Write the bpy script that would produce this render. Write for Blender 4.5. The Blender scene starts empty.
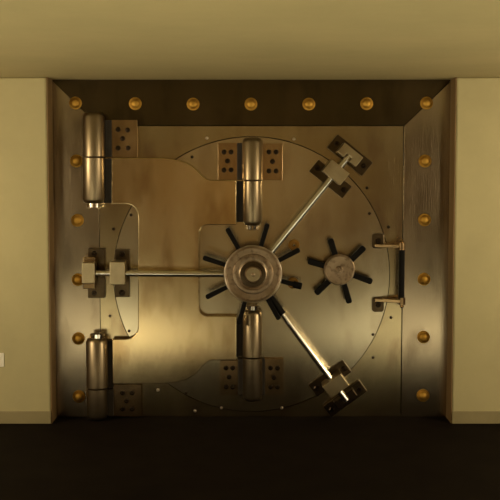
import bpy, bmesh, math, random
from mathutils import Vector, Matrix
random.seed(4)
PI = math.pi
SC = bpy.context.scene
COL = SC.collection

# ---------------------------------------------------------------- camera
F = 1100.0            # focal length in pixels of the 500 px frame
HZ = 165.0            # row of the eye level
U = 0.0063            # metres per pixel in the plane of the vault front
D = F * U             # camera distance from the vault front
TH = math.atan((250 - HZ) / F)
Z0 = D * math.tan(math.atan((417 - 250) / F) + TH)
CAM = Vector((0, -D, Z0))
cd = bpy.data.cameras.new('camera'); cam = bpy.data.objects.new('camera', cd); COL.objects.link(cam)
cam.location = CAM; cam.rotation_euler = (PI / 2 - TH, 0, 0)
cd.sensor_width = 36; cd.lens = F / 500 * 36; cd.clip_end = 100
SC.camera = cam

def P(px, py, d=0.0):
    """point of the place seen at a pixel, d metres in front of the vault face"""
    v = Vector(((px - 250) / F, -(py - 250) / F, -1.0))
    v = Matrix.Rotation(PI / 2 - TH, 3, 'X') @ v
    return CAM + v * ((-d - CAM.y) / v.y)
def K(d): return U * (D - d) / D

# ---------------------------------------------------------------- light
HC = P(250, 79.5).z                       # ceiling height
BACK = -9.2
w = bpy.data.worlds.new('world'); SC.world = w; w.use_nodes = True
w.node_tree.nodes['Background'].inputs[0].default_value = (1, .8, .5, 1)
w.node_tree.nodes['Background'].inputs[1].default_value = .02
def area(name, loc, rot, sx, sy, power, col, spread=180):
    l = bpy.data.lights.new(name, 'AREA'); l.shape = 'RECTANGLE'; l.size = sx; l.size_y = sy
    l.energy = power; l.color = col; l.spread = math.radians(spread)
    o = bpy.data.objects.new(name, l); COL.objects.link(o); o.location = loc; o.rotation_euler = rot
    return o
WARM = (1, .80, .50)
def aimed(name, loc, to, sx, sy, power, col, spread=180):
    q = (Vector(to) - Vector(loc)).to_track_quat('-Z', 'Y')
    return area(name, loc, q.to_euler(), sx, sy, power, col, spread)
for s in (-1, 1):     # unseen lights added at the sides to brighten the front walls
    aimed('wall_fill_light', (s * 3.1, -2.0, 1.45), (s * 1.5, 0, 1.0), .5, .3, 43, WARM)
    aimed('wall_fill_light', (s * 3.1, -4.5, 1.45), (s * 1.5, 0, .9), .9, .5, 11, WARM)
# added unseen light, brightens the back wall that the metal mirrors
aimed('back_wall_fill', (0, -7.3, HC - .1), (0, BACK, .7), 2.0, .2, 66, (1, .89, .55))
for x in (-1.55, 1.8):  # added unseen lights, pool on the pale floor to give the door its glare
    area('floor_glare_light', (x, -3.55, HC - .03), (0, 0, 0), .2, .2, 125 if x < 0 else 120, (1, .96, .82), 80)
SC.view_settings.view_transform = 'Standard'; SC.view_settings.look = 'None'
SC.view_settings.exposure = -0.14; SC.view_settings.gamma = 1; SC.view_settings.use_curve_mapping = False

# ---------------------------------------------------------------- materials
def mat(name, col, rough=.5, metal=0.0, col2=None, nscale=3.0, bump=0.0, bscale=(1, 1, 1), bn=60, rvar=0.0, lo=.35, hi=.65, aniso=0, col3=None):
    m = bpy.data.materials.new(name); m.use_nodes = True
    nt = m.node_tree; N = nt.nodes; L = nt.links; b = N['Principled BSDF']
    b.inputs['Roughness'].default_value = rough; b.inputs['Metallic'].default_value = metal
    b.inputs['Base Color'].default_value = (*col, 1)
    tc = N.new('ShaderNodeTexCoord')
    if aniso:
        b.inputs['Anisotropic'].default_value = aniso
        tg = N.new('ShaderNodeTangent'); tg.direction_type = 'RADIAL'; tg.axis = 'Z'
        L.new(tg.outputs[0], b.inputs['Tangent'])
    if col2 is not None:
        n = N.new('ShaderNodeTexNoise'); n.inputs['Scale'].default_value = nscale; n.inputs['Detail'].default_value = 7
        n.inputs['Roughness'].default_value = .62
        mc = N.new('ShaderNodeMapping'); mc.inputs['Scale'].default_value = (1, 1, .4) if bscale == VB else (1, 1, 1)
        L.new(tc.outputs['Object'], mc.inputs[0]); L.new(mc.outputs[0], n.inputs['Vector'])
        r = N.new('ShaderNodeValToRGB'); r.color_ramp.elements[0].position = lo; r.color_ramp.elements[1].position = hi
        r.color_ramp.elements[0].color = (*col, 1); r.color_ramp.elements[1].color = (*col2, 1)
        L.new(n.outputs['Fac'], r.inputs[0])
        out = r.outputs[0]
        if col3 is not None:                  # scattered tarnish stains
            n3 = N.new('ShaderNodeTexNoise'); n3.inputs['Scale'].default_value = nscale * 2.7; n3.inputs['Detail'].default_value = 9
            L.new(mc.outputs[0], n3.inputs['Vector'])
            r3 = N.new('ShaderNodeValToRGB'); r3.color_ramp.elements[0].position = .52; r3.color_ramp.elements[1].position = .72
            L.new(n3.outputs['Fac'], r3.inputs[0])
            mx = N.new('ShaderNodeMix'); mx.data_type = 'RGBA'
            L.new(r3.outputs[0], mx.inputs['Factor']); L.new(out, mx.inputs[6]); mx.inputs[7].default_value = (*col3, 1)
            out = mx.outputs[2]
        L.new(out, b.inputs['Base Color'])
        if rvar:
            mr = N.new('ShaderNodeMapRange'); mr.inputs[1].default_value = .3; mr.inputs[2].default_value = .7
            mr.inputs[3].default_value = rough - rvar; mr.inputs[4].default_value = rough + rvar
            L.new(n.outputs['Fac'], mr.inputs[0]); L.new(mr.outputs[0], b.inputs['Roughness'])
    if bump:
        mp = N.new('ShaderNodeMapping'); mp.inputs['Scale'].default_value = bscale
        n2 = N.new('ShaderNodeTexNoise'); n2.inputs['Scale'].default_value = bn; n2.inputs['Detail'].default_value = 4
        L.new(tc.outputs['Object'], mp.inputs[0]); L.new(mp.outputs[0], n2.inputs['Vector'])
        bp = N.new('ShaderNodeBump'); bp.inputs['Strength'].default_value = bump; bp.inputs['Distance'].default_value = .002
        L.new(n2.outputs['Fac'], bp.inputs['Height']); L.new(bp.outputs[0], b.inputs['Normal'])
    return m
VB = (1, 1, .06)       # vertical brushing
M_wall = mat('painted_plaster', (.405, .36, .195), .75, 0, (.455, .405, .22), 2.2, .25, (1, 1, 1), 45)
M_ceil = mat('ceiling_paint', (.40, .335, .165), .8, 0, (.44, .365, .18), 2, .15, (1, 1, 1), 40)
M_base = mat('baseboard_vinyl', (.27, .23, .12), .5, 0, (.30, .255, .135), 6)
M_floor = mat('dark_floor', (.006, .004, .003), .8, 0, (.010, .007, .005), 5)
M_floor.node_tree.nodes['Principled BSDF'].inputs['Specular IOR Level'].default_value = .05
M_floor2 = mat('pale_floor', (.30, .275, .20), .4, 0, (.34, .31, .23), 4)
M_back = mat('brown_panelling', (.17, .10, .04), .6, 0, (.21, .125, .05), 3)
M_side = mat('dark_panelling', (.045, .028, .014), .6, 0, (.06, .038, .02), 3)
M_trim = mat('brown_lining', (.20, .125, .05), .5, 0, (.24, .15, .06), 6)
M_dark = mat('gap_shade_steel', (.018, .013, .009), .6, 0, (.03, .022, .014), 12)  # near-black, with the shade of the hinge gaps put into its colour
M_top = mat('darker_bronze', (.085, .065, .035), .24, 1, (.12, .09, .05), 2.3, .25, VB, 160, .05, col3=(.06, .042, .02))  # darker tone for the frame's top panel
M_frame = mat('dark_bronze_steel', (.40, .33, .225), .21, 1, (.48, .40, .285), 2.3, .25, VB, 160, .04, col3=(.27, .21, .14))
M_panel = mat('brown_steel', (.46, .38, .225), .21, 1, (.54, .455, .28), 2.6, .25, VB, 160, .04, col3=(.36, .265, .16))
M_disc = mat('satin_steel', (.57, .50, .35), .20, 1, (.65, .58, .42), 2.1, .22, VB, 160, .04, col3=(.46, .38, .27))
M_arm = mat('aged_bronze_plate', (.66, .52, .29), .19, 1, (.78, .64, .39), 2.4, .3, VB, 150, .05, col3=(.48, .34, .17))
M_barrel = mat('polished_steel_barrel', (.27, .215, .135), .36, 1, (.34, .27, .175), 5, .15, VB, 150, .04)
M_plate = mat('bronze_plate', (.36, .25, .13), .22, 1, (.50, .36, .20), 8, .2, VB, 150, .05)
M_block = mat('brushed_block', (.42, .35, .22), .34, 1, (.50, .42, .27), 9, .3, (1, 1, 1), 120, .05)
M_rod = mat('polished_rod', (.84, .81, .74), .22, 1)
M_chrome = mat('chrome', (.80, .76, .68), .10, 1)
M_wheel = mat('wheel_steel', (.33, .25, .165), .34, 1, (.43, .33, .23), 12, .3, (1, 1, 1), 130, .06, col3=(.20, .14, .09))
M_black = mat('black_grip', (.004, .0035, .003), .6, 0)
M_black.node_tree.nodes['Principled BSDF'].inputs['Specular IOR Level'].default_value = .12
M_brass = mat('brass', (.55, .32, .055), .6, 1, (.62, .375, .08), 20)
M_screw = mat('dark_screw', (.035, .024, .016), .35, 1)
M_screwl = mat('bright_screw', (.50, .42, .33), .3, 1)
M_pad = mat('dark_pad_steel', (.07, .05, .03), .3, 1, (.11, .08, .045), 9)
M_brassd = mat('dull_brass', (.30, .16, .04), .45, 1, (.36, .20, .05), 20)
M_gap = mat('black_gap', (.004, .003, .003), .8, 0)
M_white = mat('white_plastic', (.75, .72, .62), .4, 0)

# ---------------------------------------------------------------- helpers
def link(name, bm, m, parent=None, smooth=False, bevel=0, seg=2):
    me = bpy.data.meshes.new(name); bmesh.ops.recalc_face_normals(bm, faces=bm.faces[:]); bm.to_mesh(me); bm.free()
    me.materials.append(m)
    o = bpy.data.objects.new(name, me); COL.objects.link(o)
    if smooth:
        for p in me.polygons: p.use_smooth = True
    if bevel:
        md = o.modifiers.new('bevel', 'BEVEL'); md.width = bevel; md.segments = seg; md.limit_method = 'ANGLE'
        md.angle_limit = math.radians(40); md.harden_normals = False
    if parent: o.parent = parent; o.matrix_parent_inverse = Matrix.Translation(-parent_world(parent))
    return o
def parent_world(p):
    v = Vector(p.location)
    while p.parent: p = p.parent; v = Vector((0, 0, 0)) + v
    return v
def rebase(o, loc):
    """move a mesh object's origin to loc, keep its shape where it is"""
    o.data.transform(Matrix.Translation(-Vector(loc))); o.location = loc
def thing(name, label, cat, loc, group=None):
    o = bpy.data.objects.new(name, None); COL.objects.link(o); o.location = loc; o['label'] = label; o['category'] = cat
    o.empty_display_size = .1
    if group: o['group'] = group
    return o
def part_empty(name, parent):
    o = bpy.data.objects.new(name, None); COL.objects.link(o); o.parent = parent
    o.matrix_parent_inverse = Matrix.Translation(-parent_world(parent)); o.empty_display_size = .05
    return o
def box(bm, lo, hi):
    vs = [bm.verts.new((x, y, z)) for x in (lo[0], hi[0]) for y in (lo[1], hi[1]) for z in (lo[2], hi[2])]
    for f in ((0, 1, 3, 2), (4, 6, 7, 5), (0, 4, 5, 1), (2, 3, 7, 6), (0, 2, 6, 4), (1, 5, 7, 3)):
        bm.faces.new([vs[i] for i in f])
def prism(pts, d0, d1, bm=None):
    """outline of (x, z) points, from d0 to d1 in front of the vault face"""
    bm = bm or bmesh.new()
    a = [bm.verts.new((x, -d0, z)) for x, z in pts]; b = [bm.verts.new((x, -d1, z)) for x, z in pts]
    bm.faces.new(a); bm.faces.new(b[::-1]); n = len(pts)
    for i in range(n): bm.faces.new((a[i], a[(i + 1) % n], b[(i + 1) % n], b[i]))
    return bm
def pxz(pts, d=0): return [(P(x, y, d).x, P(x, y, d).z) for x, y in pts]
def prect(x0, y0, x1, y1, d0, d1, bm=None):
    """upright rectangle measured on its front face (depth d1)"""
    a = P(x0, (y0 + y1) / 2, d1).x; b = P(x1, (y0 + y1) / 2, d1).x; t = P((x0 + x1) / 2, y0, d1).z; u = P((x0 + x1) / 2, y1, d1).z
    bm = bm or bmesh.new(); box(bm, (a, -d1, u), (b, -d0, t)); return bm
def lathe(prof, c, axis='Y', n=40, bm=None):
    """profile of (radius, distance along axis); axis 'Y' points to the camera"""
    bm = bm or bmesh.new(); rings = []
    for r, h in prof:
        ring = []
        for i in range(n):
            a = 2 * PI * i / n
            v = (r * math.cos(a), -h, r * math.sin(a)) if axis == 'Y' else (r * math.cos(a), r * math.sin(a), h)
            ring.append(bm.verts.new(Vector(c) + Vector(v)))
        rings.append(ring)
    for A, B in zip(rings, rings[1:]):
        for i in range(n): bm.faces.new((A[i], A[(i + 1) % n], B[(i + 1) % n], B[i]))
    bm.faces.new(rings[0]); bm.faces.new(rings[-1][::-1])
    return bm
def autosmooth(o, deg=35):
    me = o.data
    for p in me.polygons: p.use_smooth = True
    bm = bmesh.new(); bm.from_mesh(me)
    for e in bm.edges:
        if len(e.link_faces) == 2 and e.calc_face_angle(0) > math.radians(deg): e.smooth = False
    bm.to_mesh(me); bm.free()
    return o
def cyl_between(a, b, r, n=24, bm=None, r2=None):
    bm = bm or bmesh.new(); a = Vector(a); b = Vector(b); d = (b - a).normalized()
    q = d.to_track_quat('Z', 'Y'); r2 = r if r2 is None else r2; R = []
    for p, rr in ((a, r), (b, r2)):
        R.append([bm.verts.new(p + q @ Vector((rr * math.cos(2 * PI * i / n), rr * math.sin(2 * PI * i / n), 0))) for i in range(n)])
    for i in range(n): bm.faces.new((R[0][i], R[0][(i + 1) % n], R[1][(i + 1) % n], R[1][i]))
    bm.faces.new(R[0]); bm.faces.new(R[1][::-1]); return bm
def copyof(o, delta, parent):
    c = o.copy(); COL.objects.link(c); c.parent = parent; c.matrix_parent_inverse = Matrix.Translation(-parent_world(parent))
    c.location = Vector(o.location) + Vector(delta); return c

# ---------------------------------------------------------------- setting
def struct(name, bm, m, bevel=0):
    o = link(name, bm, m, bevel=bevel); o['kind'] = 'structure'; return o
XL, XR = -3.4, 3.4
PD = .026 * D / 1.026                    # how far the walls stand in front of the vault
xa = P(48.6, 250, PD).x; xb = P(454.4, 250, PD).x
bm = bmesh.new(); box(bm, (XL, -PD, 0), (xa, .6, HC)); struct('wall_left', bm, M_wall, .012)
bm = bmesh.new(); box(bm, (xb, -PD, 0), (XR, .6, HC)); struct('wall_right', bm, M_wall, .012)
bm = bmesh.new(); box(bm, (XL - .2, -3.45, HC), (XR + .2, .6, HC + .15)); struct('ceiling', bm, M_ceil)
bm = bmesh.new(); box(bm, (XL - .2, BACK - .2, HC), (XR + .2, -3.45, HC + .15)); struct('ceiling_beyond', bm, M_side)  # unseen stretch, made dark to deepen reflections near the door top
FS = -2.45
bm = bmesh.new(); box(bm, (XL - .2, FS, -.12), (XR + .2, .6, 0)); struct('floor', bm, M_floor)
bm = bmesh.new(); box(bm, (XL - .2, BACK - .2, -.12), (XR + .2, FS, 0)); struct('floor_beyond', bm, M_floor2)  # unseen stretch, made pale so the metal reflects it as glare
bm = bmesh.new(); box(bm, (XL, BACK - .2, 0), (XR, BACK, HC)); struct('wall_back', bm, M_back)
bm = bmesh.new(); box(bm, (XL - .2, BACK - .2, 0), (XL, .6, HC)); struct('wall_side_left', bm, M_side)
bm = bmesh.new(); box(bm, (XR, BACK - .2, 0), (XR + .2, .6, HC)); struct('wall_side_right', bm, M_side)
bh = P(20, 411, PD).z; T = .008
bm = bmesh.new(); box(bm, (XL, -PD - T, 0), (xa, -PD, bh)); struct('baseboard_left', bm, M_base, .002)
bm = bmesh.new(); box(bm, (xb, -PD - T, 0), (XR, -PD, bh)); struct('baseboard_right', bm, M_base, .002)

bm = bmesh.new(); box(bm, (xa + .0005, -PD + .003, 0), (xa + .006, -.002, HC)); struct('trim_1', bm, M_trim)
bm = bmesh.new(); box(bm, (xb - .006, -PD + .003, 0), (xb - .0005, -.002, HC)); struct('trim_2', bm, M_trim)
# switch plate on the left wall
sp = thing('outlet_plate', 'small white outlet plate low on the plaster wall at the far left', 'outlet', P(0, 360, PD))
o = link('cover_plate', prect(-5, 353, 4, 367, PD, PD + .006), M_white, sp, bevel=.003)
bm = bmesh.new()
for yy in (357, 363.5):
    c = P(-.5, yy, PD + .006); lathe([(.013, 0), (.013, .002), (.011, .0025)], c, 'Y', 20, bm)
link('socket', bm, M_white, sp)

# ---------------------------------------------------------------- vault frame
X0 = xa + .001; X1 = xb - .001
zt = HC - .001
fx0 = P(100, 270).x; fx1 = P(402.2, 270).x; fz = P(250, 126).z
vf = thing('vault_frame', 'dark bronze steel vault frame around the round door, studded with brass bolt heads', 'vault frame', (0, 0, 0))
G = .003
tw = fx0 - X0; 
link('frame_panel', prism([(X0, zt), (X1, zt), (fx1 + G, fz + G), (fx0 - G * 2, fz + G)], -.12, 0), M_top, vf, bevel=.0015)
link('frame_panel', prism([(X0, zt - .0015), (fx0 - G, fz + G * .6), (fx0 - G, .001), (X0, .001)], -.12, 0), M_frame, vf, bevel=.0015)
link('frame_panel', prism([(X1, zt - G * 2), (X1, .001), (fx1 + G * 1.5, .001), (fx1 + G * 1.5, fz)], -.12, 0), M_frame, vf, bevel=.0015)
bm = bmesh.new(); box(bm, (X0, .12, .001), (X1, .2, zt)); link('frame_backing', bm, M_gap, vf)
# jamb plate with the round opening
CX, CY = 251.6, 275.4
cc = P(CX, CY); R = 139.2 * U
n = 160; bm = bmesh.new(); rings = []
jx0, jx1, jz0, jz1 = fx0, fx1 - .001, .002, fz - .001
def rectpt(a):
    c, s = math.cos(a), math.sin(a); t = 1e9
    if c > 1e-9: t = min(t, (jx1 - cc.x) / c)
    if c < -1e-9: t = min(t, (jx0 - cc.x) / c)
    if s > 1e-9: t = min(t, (jz1 - cc.z) / s)
    if s < -1e-9: t = min(t, (jz0 - cc.z) / s)
    return cc.x + t * c, cc.z + t * s
JD = -.006
angs = sorted([2 * PI * i / n for i in range(n)] + [math.atan2(z - cc.z, x - cc.x) % (2 * PI) for x in (jx0, jx1) for z in (jz0, jz1)])
A = []; B = []; C_ = []; E = []
for a in angs:
    x, z = rectpt(a); A.append(bm.verts.new((x, .11, z))); B.append(bm.verts.new((x, -JD, z)))
    x, z = cc.x + R * math.cos(a), cc.z + R * math.sin(a); C_.append(bm.verts.new((x, -JD, z))); E.append(bm.verts.new((x, .11, z)))
m_ = len(angs)
for i in range(m_):
    j = (i + 1) % m_
    for S1, S2 in ((A, B), (B, C_), (C_, E), (E, A)): bm.faces.new((S1[i], S1[j], S2[j], S2[i]))
link('jamb_plate', bm, M_panel, vf)

# brass bolt heads
def studprof(): return [(.040, -.002), (.040, .006), (.037, .009), (.031, .010), (.030, .016), (.027, .024), (.020, .031), (.011, .035), (.003, .0365)]
studs = [(75, 103), (135, 103.5), (193, 104), (251, 104), (309, 104), (367, 103.5), (427, 103),
         (76, 161), (77, 220.5), (77.5, 280), (78, 339), (78.5, 397), (425.5, 161), (425, 220), (424.5, 279.5), (424, 337.5), (423.5, 396)]
first = None
for i, (x, y) in enumerate(studs):
    c = P(x, y, .02); c.y = 0
    if first is None:
        first = link('bolt_head', lathe(studprof(), (0, 0, 0)), M_brass, vf); autosmooth(first); first.location = c; first['label'] = 'brass bolt head'
    else: copyof(first, c - first.location, vf)

def screw(x, y, d, parent, r=.0125, m=None, cache={}):
    m = m or M_screw; c = P(x, y, d + .003); c.y = -d; key = (m.name, r)
    if key not in cache:
        bm = lathe([(r * 1.25, -.001), (r * 1.25, .001), (r, .0015), (r * .95, .006), (r * .5, .008), (r * .45, .004), (.0005, .004)], (0, 0, 0), 'Y', 16)
        o = link('screw', bm, m, parent); autosmooth(o); o.location = c; cache[key] = o
    else: o = cache[key].copy(); COL.objects.link(o); o.location = c
    o.parent = parent; o.matrix_parent_inverse = Matrix.Translation(-parent_world(parent))
    return o
# small screws round the seam, on the jamb side
for x, y in ((207, 138), (294, 139), (367, 188), (388.5, 227), (391, 317.5), (373, 357.5), (158, 390), (195, 411), (113.5, 229), (110, 316)):
    screw(x, y, JD, vf, .0075, M_screwl if y in (138, 139, 390, 411) else M_screw)

def mount(x0, y0, x1, y1, scr, d0, d1, parent, label=None):
    o = link('mounting_plate', prect(x0, y0, x1, y1, d0, d1), M_plate, parent, bevel=.0012)
    for x, y in scr: screw(x, y, d1, o)
    return o
# hinge knuckles
def barrel(name, px, y_top, y_bot, r_px, d, parent, top='flat', bot='flat', m=None):
    k = K(d + r_px * U); r = r_px * k; pt = P(px, y_top, d + r * .6); pb = P(px, y_bot, d + r * .6)
    c = (P(px, (y_top + y_bot) / 2, d).x, -d, 0); z0, z1 = max(pb.z, .003), pt.z; prof = []
    if bot == 'flat': prof += [(r - .004, z0), (r, z0 + .003)]
    elif bot == 'cap': prof += [(r * .62, z0), (r * .80, z0 + .006), (r * .82, z0 + .018), (r * .90, z0 + .020), (r, z0 + .045)]
    elif bot == 'round': prof += [(r * .55, z0), (r * .85, z0 + .008), (r, z0 + .03)]
    if top == 'flat': prof += [(r, z1 - .003), (r - .004, z1)]
    elif top == 'cap': prof += [(r, z1 - .045), (r * .90, z1 - .020), (r * .82, z1 - .018), (r * .80, z1 - .006), (r * .62, z1)]
    elif top == 'round': prof += [(r, z1 - .03), (r * .85, z1 - .008), (r * .55, z1)]
    o = link(name, lathe(prof, c, 'Z', 56), m or M_barrel, parent); autosmooth(o, 50)
    return o
def pincap(px, y0, y1, r_px, d, parent):
    r = r_px * U; c = (P(px, y0, d).x, -d, 0); a = P(px, y1, d + .05).z; b = P(px, y0, d + .05).z
    o = link('pin_cap', lathe([(r * .8, a), (r, a + .005), (r, b)], c, 'Z', 40), M_chrome, parent); autosmooth(o); o['label'] = 'chrome pin cap'; return o
BD = .078
mp = mount(110.5, 120, 137.5, 157.5, ((118, 129.5), (127.5, 130), (122.5, 138.5), (118, 148), (128, 148)), -.001, .030, vf)
link('hinge_leaf', prect(93, 120, 111.5, 157, .0, .045), M_dark, vf, bevel=.003)
barrel('hinge_knuckle', 93.6, 112, 156.8, 11, BD, vf, top='round')
mp = mount(113, 384.5, 141.5, 416, ((122.5, 393), (132, 393), (126.5, 401), (122.5, 409), (132, 409)), -.001, .030, vf)
link('hinge_leaf', prect(95, 390, 113.5, 416, .0, .045), M_dark, vf, bevel=.003)
barrel('hinge_knuckle', 97, 389.5, 422, 10.6, BD, vf, bot='round')

# ---------------------------------------------------------------- crane hinge
ch = thing('crane_hinge', 'broad bronze hinge plate carrying the round door from the left barrels', 'hinge', (P(112, 270).x, -.03, 0))
A0, A1 = .016, .060
def arc(cx, cy, r, a0, a1, n=7): return [(cx + r * math.cos(math.radians(a0 + (a1 - a0) * i / (n - 1))), cy + r * math.sin(math.radians(a0 + (a1 - a0) * i / (n - 1)))) for i in range(n)]
out = [(111.5, 158)] + [(158, 158), (168, 158.6), (178, 160), (186, 162.5), (193, 166.5), (198, 171), (202, 175.5), (206, 178.8), (211, 180.3), (236.5, 180.3), (236.5, 225)]
out += arc(208, 234, 9, 270, 180) + arc(208, 307, 9, 180, 90) + [(236.5, 316), (236.5, 360.3), (212, 360.3), (207, 362.3), (203, 366), (199, 371), (194, 375.5), (187, 379.5), (178, 382.3), (168, 383.6), (158, 384), (112.5, 384)]
out += [(112, 339)] + arc(126, 327, 12, 90, 0) + arc(126, 216, 12, 0, -90) + [(111.5, 204)]
link('arm_plate', prism(pxz(out, A1), A0, A1), M_arm, ch, bevel=.005, seg=3)
link('hinge_leaf', prect(93, 158.5, 112.5, 203, .018, .045), M_dark, ch, bevel=.003)
link('hinge_leaf', prect(96, 341, 113, 388, .018, .045), M_dark, ch, bevel=.003)
link('hinge_leaf', prect(235.5, 181, 254, 222, .018, .030), M_dark, ch, bevel=.003)
link('hinge_leaf', prect(235.5, 318, 254, 357, .018, .030), M_dark, ch, bevel=.003)
o = barrel('hinge_knuckle', 93.6, 157.6, 204, 11.2, BD, ch, bot='round')
pincap(94, 202.5, 208.5, 7.2, BD, ch)
barrel('hinge_knuckle', 97, 338, 388.7, 11, BD, ch, top='round')
pincap(97.3, 335, 340, 7, BD, ch)
barrel('hinge_knuckle', 252.5, 180.8, 226, 9.6, BD, ch, bot='round')
pincap(252.5, 225, 230.5, 6, BD, ch)
barrel('hinge_knuckle', 252.5, 310, 357.6, 9.9, BD, ch, top='round')
pincap(252.5, 306.5, 311.5, 6, BD, ch)

# ---------------------------------------------------------------- vault door
vd = thing('vault_door', 'round satin steel vault door with handwheel, three locking rods and pull handle', 'vault door', (cc.x, 0, 0))
bm = lathe([(R - .006, -.10), (R - .005, .002), (R - .006, .003)], (cc.x, 0, cc.z), 'Y', 160)
o = link('door_disc', bm, M_disc, vd); autosmooth(o)
for x, y in ((192, 157), (131, 215), (369.5, 213.5), (373, 334.5), (129, 331), (186, 393), (221.5, 408), (282, 408)):
    screw(x, y, .003, vd, .0075, M_screwl if y > 400 else M_screw)
def vmount(*a): return mount(*a, .002, .030, vd)
vmount(218, 143, 237.5, 180, ((224, 152), (231, 152), (227.5, 161), (224, 170), (231, 170)))
vmount(262, 143.5, 282.5, 180, ((269, 152), (276, 152), (272.5, 161.5), (269, 171), (276, 171)))
vmount(220, 360.5, 239, 395, ((226, 368), (232.5, 368), (229, 377), (226, 387), (232.5, 387)))
vmount(263.5, 358.5, 283.5, 395, ((270.5, 368), (277.5, 368), (274, 377.5), (270.5, 387), (277.5, 387)))
link('hinge_leaf', prect(237, 143, 263, 180, .002, .050), M_dark, vd, bevel=.003)
link('hinge_leaf', prect(238, 359, 265, 395, .002, .050), M_dark, vd, bevel=.003)
barrel('hinge_knuckle', 252.5, 137.5, 180, 10.5, BD, vd, top='round')
barrel('hinge_knuckle', 252.5, 358.4, 402, 10.0, BD, vd, bot='round')

WX, WY = 253, 274.3
def LP(ang, r, t, d, cx=WX, cy=WY):
    a = math.radians(ang); c = P(cx, cy, d); k = K(d)
    return Vector((c.x + k * (r * math.cos(a) - t * math.sin(a)), -d, c.z + k * (r * math.sin(a) + t * math.cos(a))))
def lprism(ang, rt, d0, d1, bm=None):
    f = [LP(ang, r, t, d1) for r, t in rt]
    return prism([(p.x, p.z) for p in f], d0, d1, bm)
def lrect(r0, r1, t0, t1): return [(r0, t0), (r1, t0), (r1, t1), (r0, t1)]
# locking rods with guides on the door and keepers on the frame
RD = .125
def rod(ang, rend, guide, keeper, keep_solid, dg, collar=False):
    rd = link('locking_rod', cyl_between(LP(ang, 22, 0, RD), LP(ang, rend, 0, RD), .0198, 28), M_rod, vd, bevel=.003); autosmooth(rd)
    if collar:
        o = link('collar', cyl_between(LP(ang, 24, 0, RD), LP(ang, 50, 0, RD), .0235, 28), M_black, rd); autosmooth(o)
    g0, g1 = guide; hl = 24 if keep_solid else 21.5; ko = 7 if keep_solid else 0
    gp = link('rod_guide', lprism(ang, lrect(g0, g1, -11.5, 11.5), .02, RD + .045), M_block, vd, bevel=.004)
    pd = link('guide_base', lprism(ang, lrect(g0 - dg, g1 - dg, -hl, hl), .002, .022), M_pad, gp, bevel=.003)
    for t in (4.5 - hl, hl - 4.5):
        p = LP(ang, (g0 + g1) / 2 - dg, t, .022)
        bm = lathe([(.019, -.001), (.019, .008), (.013, .012), (.012, .006), (.001, .006)], (0, 0, 0), 'Y', 6)
        s = link('base_bolt', bm, M_screw, gp); s.location = (p.x, -.022, p.z)
    k0, k1 = keeper
    base = link('keeper_base', lprism(ang, lrect(k0 - 3 - ko, k1 + 2 - ko, -hl - 1, hl + 1), -.002, .030), M_pad, vf, bevel=.003)
    if keep_solid:
        bl = link('keeper_block', lprism(ang, lrect(k0, k1, -16, 16), .028, .10), M_plate, base, bevel=.004)
        link('keeper_cap', lprism(ang, lrect(k0, k1 + 1, -10.5, 10.5), .098, RD + .045), M_block, base, bevel=.004)
    else:
        u = [(k0, -12), (k1, -12), (k1, 12), (k0, 12), (k0, 3.4), (k0 + 5, 3.4), (k0 + 5, -3.4), (k0, -3.4)]
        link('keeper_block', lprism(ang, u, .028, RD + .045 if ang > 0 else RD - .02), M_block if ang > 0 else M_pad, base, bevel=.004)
    for t in (-17.5, 17.5):
        p = LP(ang, (k0 + k1) / 2 - ko * .8, t * (hl - 4) / 17.5, .03)
        bm = lathe([(.017, -.001), (.017, .008), (.012, .011), (.011, .006), (.001, .006)], (0, 0, 0), 'Y', 6)
        s = link('base_bolt', bm, M_screw, base); s.location = (p.x, -.03, p.z)
    return rd
rod(179.6, 158, (129, 144), (159, 171), True, 5)
rod(51, 153, (124, 139), (148, 160), False, 8.5)
rod(-53.6, 160, (134, 149), (154, 162.5), False, 10, True)

# hand wheel
hub = P(WX, WY, .2)
hw = part_empty('handwheel', vd); hw['label'] = 'large eight-spoke handwheel with ringed bronze face'
def wheel_at(prof, m, name, parent, cx, cy, n=72):
    p = P(cx, cy, .2); o = link(name, lathe(prof, (p.x, 0, p.z), 'Y', n), m, parent); autosmooth(o, 30); return o
k = K(.2)
wheel_at([(16 * k, .001), (16 * k, .15)], M_wheel, 'wheel_hub', hw, WX, WY)
wheel_at([(27 * k, .148), (28.6 * k, .155), (29 * k, .180), (28.3 * k, .190), (27 * k, .192), (26.3 * k, .188), (20.5 * k, .186), (20 * k, .191), (18 * k, .194), (16.2 * k, .193), (15.8 * k, .186),
          (14 * k, .184), (13 * k, .188), (8.6 * k, .190), (8.2 * k, .215), (7.4 * k, .221), (4.5 * k, .221), (4 * k, .214), (2.2 * k, .214), (1.9 * k, .228), (1 * k, .231), (.2 * k, .231)], M_wheel, 'wheel_face', hw, WX, WY)
def spoke(ang, cx, cy, d, r0, r1, w0, w1, parent, knob=False):
    bm = bmesh.new()
    bm = lprism2(ang, [(r0, -w0), (r1 - 1.5, -w1), (r1, -w1 * .6), (r1, w1 * .6), (r1 - 1.5, w1), (r0, w0)], d - .013, d + .013, cx, cy)
    if knob: cyl_between(LP(ang, r1 - 9, 0, d, cx, cy), LP(ang, r1, 0, d, cx, cy), w1 * U * 1.35, 16, bm)
    o = link('spoke', bm, M_black, parent, bevel=.004); o['label'] = 'black spoke'; return o
def lprism2(ang, rt, d0, d1, cx, cy):
    f = [LP(ang, r, t, d1, cx, cy) for r, t in rt]; return prism([(p.x, p.z) for p in f], d0, d1)
for i, a in enumerate((28, 74, 119.5, 161.5, 206.5, 254, 300, 346)):
    spoke(a, WX, WY, .165, 20, 53 if a != 346 else 50.5, 2.0, 2.5, hw, a == 346)
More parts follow.
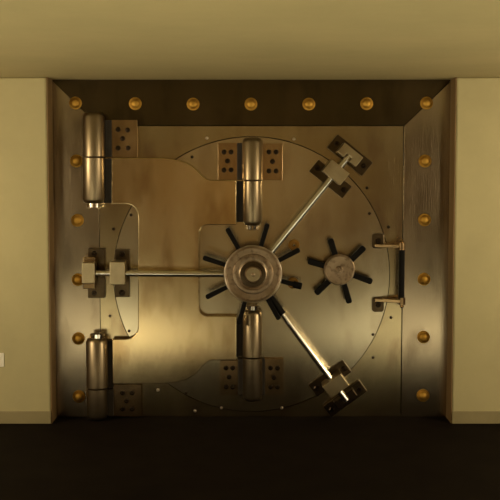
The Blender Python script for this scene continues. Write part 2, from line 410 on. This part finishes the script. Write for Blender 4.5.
wheel_at([(7.8 * k, .18), (7.8 * k, .2165), (7.0 * k, .223), (4.8 * k, .223)], M_block, 'hub_cap', hw, WX, WY)
wheel_at([(12.9 * k, .180), (12.9 * k, .1885), (8.4 * k, .1915)], M_pad, 'face_dark_ring', hw, WX, WY)  # dark ring laid on the face to raise contrast
p = P(WX, WY, .2); bm = bmesh.new(); 
A = []; nn = 96; mm = 10
for i in range(nn):
    a = 2 * PI * i / nn; ring = []
    for j in range(mm):
        b = 2 * PI * j / mm; rr = 28.6 * k + .0045 * math.cos(b)
        ring.append(bm.verts.new((p.x + rr * math.cos(a), -.190 - .0045 * math.sin(b), p.z + rr * math.sin(a))))
    A.append(ring)
for i in range(nn):
    for j in range(mm): bm.faces.new((A[i][j], A[(i + 1) % nn][j], A[(i + 1) % nn][(j + 1) % mm], A[i][(j + 1) % mm]))
link('wheel_rim', bm, M_screwl, hw, smooth=True)
# small wheel
sw = part_empty('small_handwheel', vd); sw['label'] = 'small six-spoke handwheel with plain round face'
SX, SY = 340.5, 271
wheel_at([(9 * k, .001), (9 * k, .09)], M_wheel, 'wheel_hub', sw, SX, SY)
wheel_at([(14.6 * k, .085), (15.8 * k, .092), (16 * k, .112), (15.4 * k, .118), (14.4 * k, .119), (13.8 * k, .115), (4 * k, .113), (3.6 * k, .118), (2.4 * k, .119), (2 * k, .114), (1.2 * k, .114), (.8 * k, .120), (.2 * k, .120)], M_wheel, 'wheel_face', sw, SX, SY)
for a in (45, 108, 163, 223, 286, 341): spoke(a, SX, SY, .094, 11, 34, 2.6, 3.1, sw)
# brass key rings on the disc
for x, y in ((294, 245), (293, 283)):
    p = P(x, y, .01)
    o = link('keyhole_ring', lathe([(.036, .001), (.036, .010), (.031, .016), (.020, .016), (.016, .009), (.001, .009)], (p.x, 0, p.z), 'Y', 32), M_brassd, vd); autosmooth(o)
    if y < 260:
        s = link('key_pin', lathe([(.010, .008), (.010, .02), (.006, .024), (.001, .024)], (p.x, 0, p.z), 'Y', 20), M_chrome, o); autosmooth(s)

# pull handle
ph = part_empty('pull_handle', vd); ph['label'] = 'upright pull handle with black grip between two bronze brackets'
HD = .085
hx = 402.0
for yb, yp, ye in ((246, 241, 240.5), (300.5, 304.5, 307)):
    a = P(378, yp, .016); w_, h_ = 6 * U, 7.5 * U; r = 3 * U
    pts = []
    for sx, sz, a0 in ((1, 1, 0), (-1, 1, 90), (-1, -1, 180), (1, -1, 270)):
        for q in range(5):
            an = math.radians(a0 + 22.5 * q); pts.append((a.x + sx * (w_ - r) + r * math.cos(an), a.z + sz * (h_ - r) + r * math.sin(an)))
    link('bracket_base', prism(pts, .001, .018), M_pad, ph, bevel=.003)
    bm = lathe([(.018, -.001), (.018, .010), (.012, .014), (.011, .008), (.001, .008)], (0, 0, 0), 'Y', 6)
    s = link('base_bolt', bm, M_screw, ph); s.location = (a.x, -.018, a.z)
    # arm: leaves the base and runs out to the grip
    e = P(hx, yb, HD); b0 = P(379, yb, .02); bm = bmesh.new()
    t = .016
    prof = [(b0.x - .03, .012), (b0.x + .03, .012), (e.x + .012, HD - t), (e.x + .012, HD + t), (e.x - .02, HD + t), (b0.x - .03, .042)]
    z = (b0.z + e.z) / 2
    A = [bm.verts.new((x, -d, z - .011)) for x, d in prof]; Bv = [bm.verts.new((x, -d, z + .011)) for x, d in prof]
    bm.faces.new(A); bm.faces.new(Bv[::-1])
    for i in range(len(prof)): j = (i + 1) % len(prof); bm.faces.new((A[i], A[j], Bv[j], Bv[i]))
    link('bracket_arm', bm, M_plate, ph, bevel=.003)
    sgn = 1 if yb < 270 else -1
    o = link('end_nut', lathe([(.012, z - .020 if sgn < 0 else z + .020 + .018 - .018), (.012, z)], (e.x, -HD, 0), 'Z', 12), M_plate, ph) if False else None
    pr = [(.003, -.046), (.009, -.042), (.013, -.034), (.010, -.026), (.021, -.022), (.021, .022), (.014, .024)]
    pr = [(r_, z + (h if sgn < 0 else -h)) for r_, h in pr]
    o = link('end_nut', lathe(pr, (e.x, -HD, 0), 'Z', 24), M_plate, ph); autosmooth(o)
ga = P(hx, 247.5, HD); gb = P(hx, 299, HD); gb.x = ga.x
o = link('grip', cyl_between(ga, gb, .0185, 28), M_black, ph); autosmooth(o)
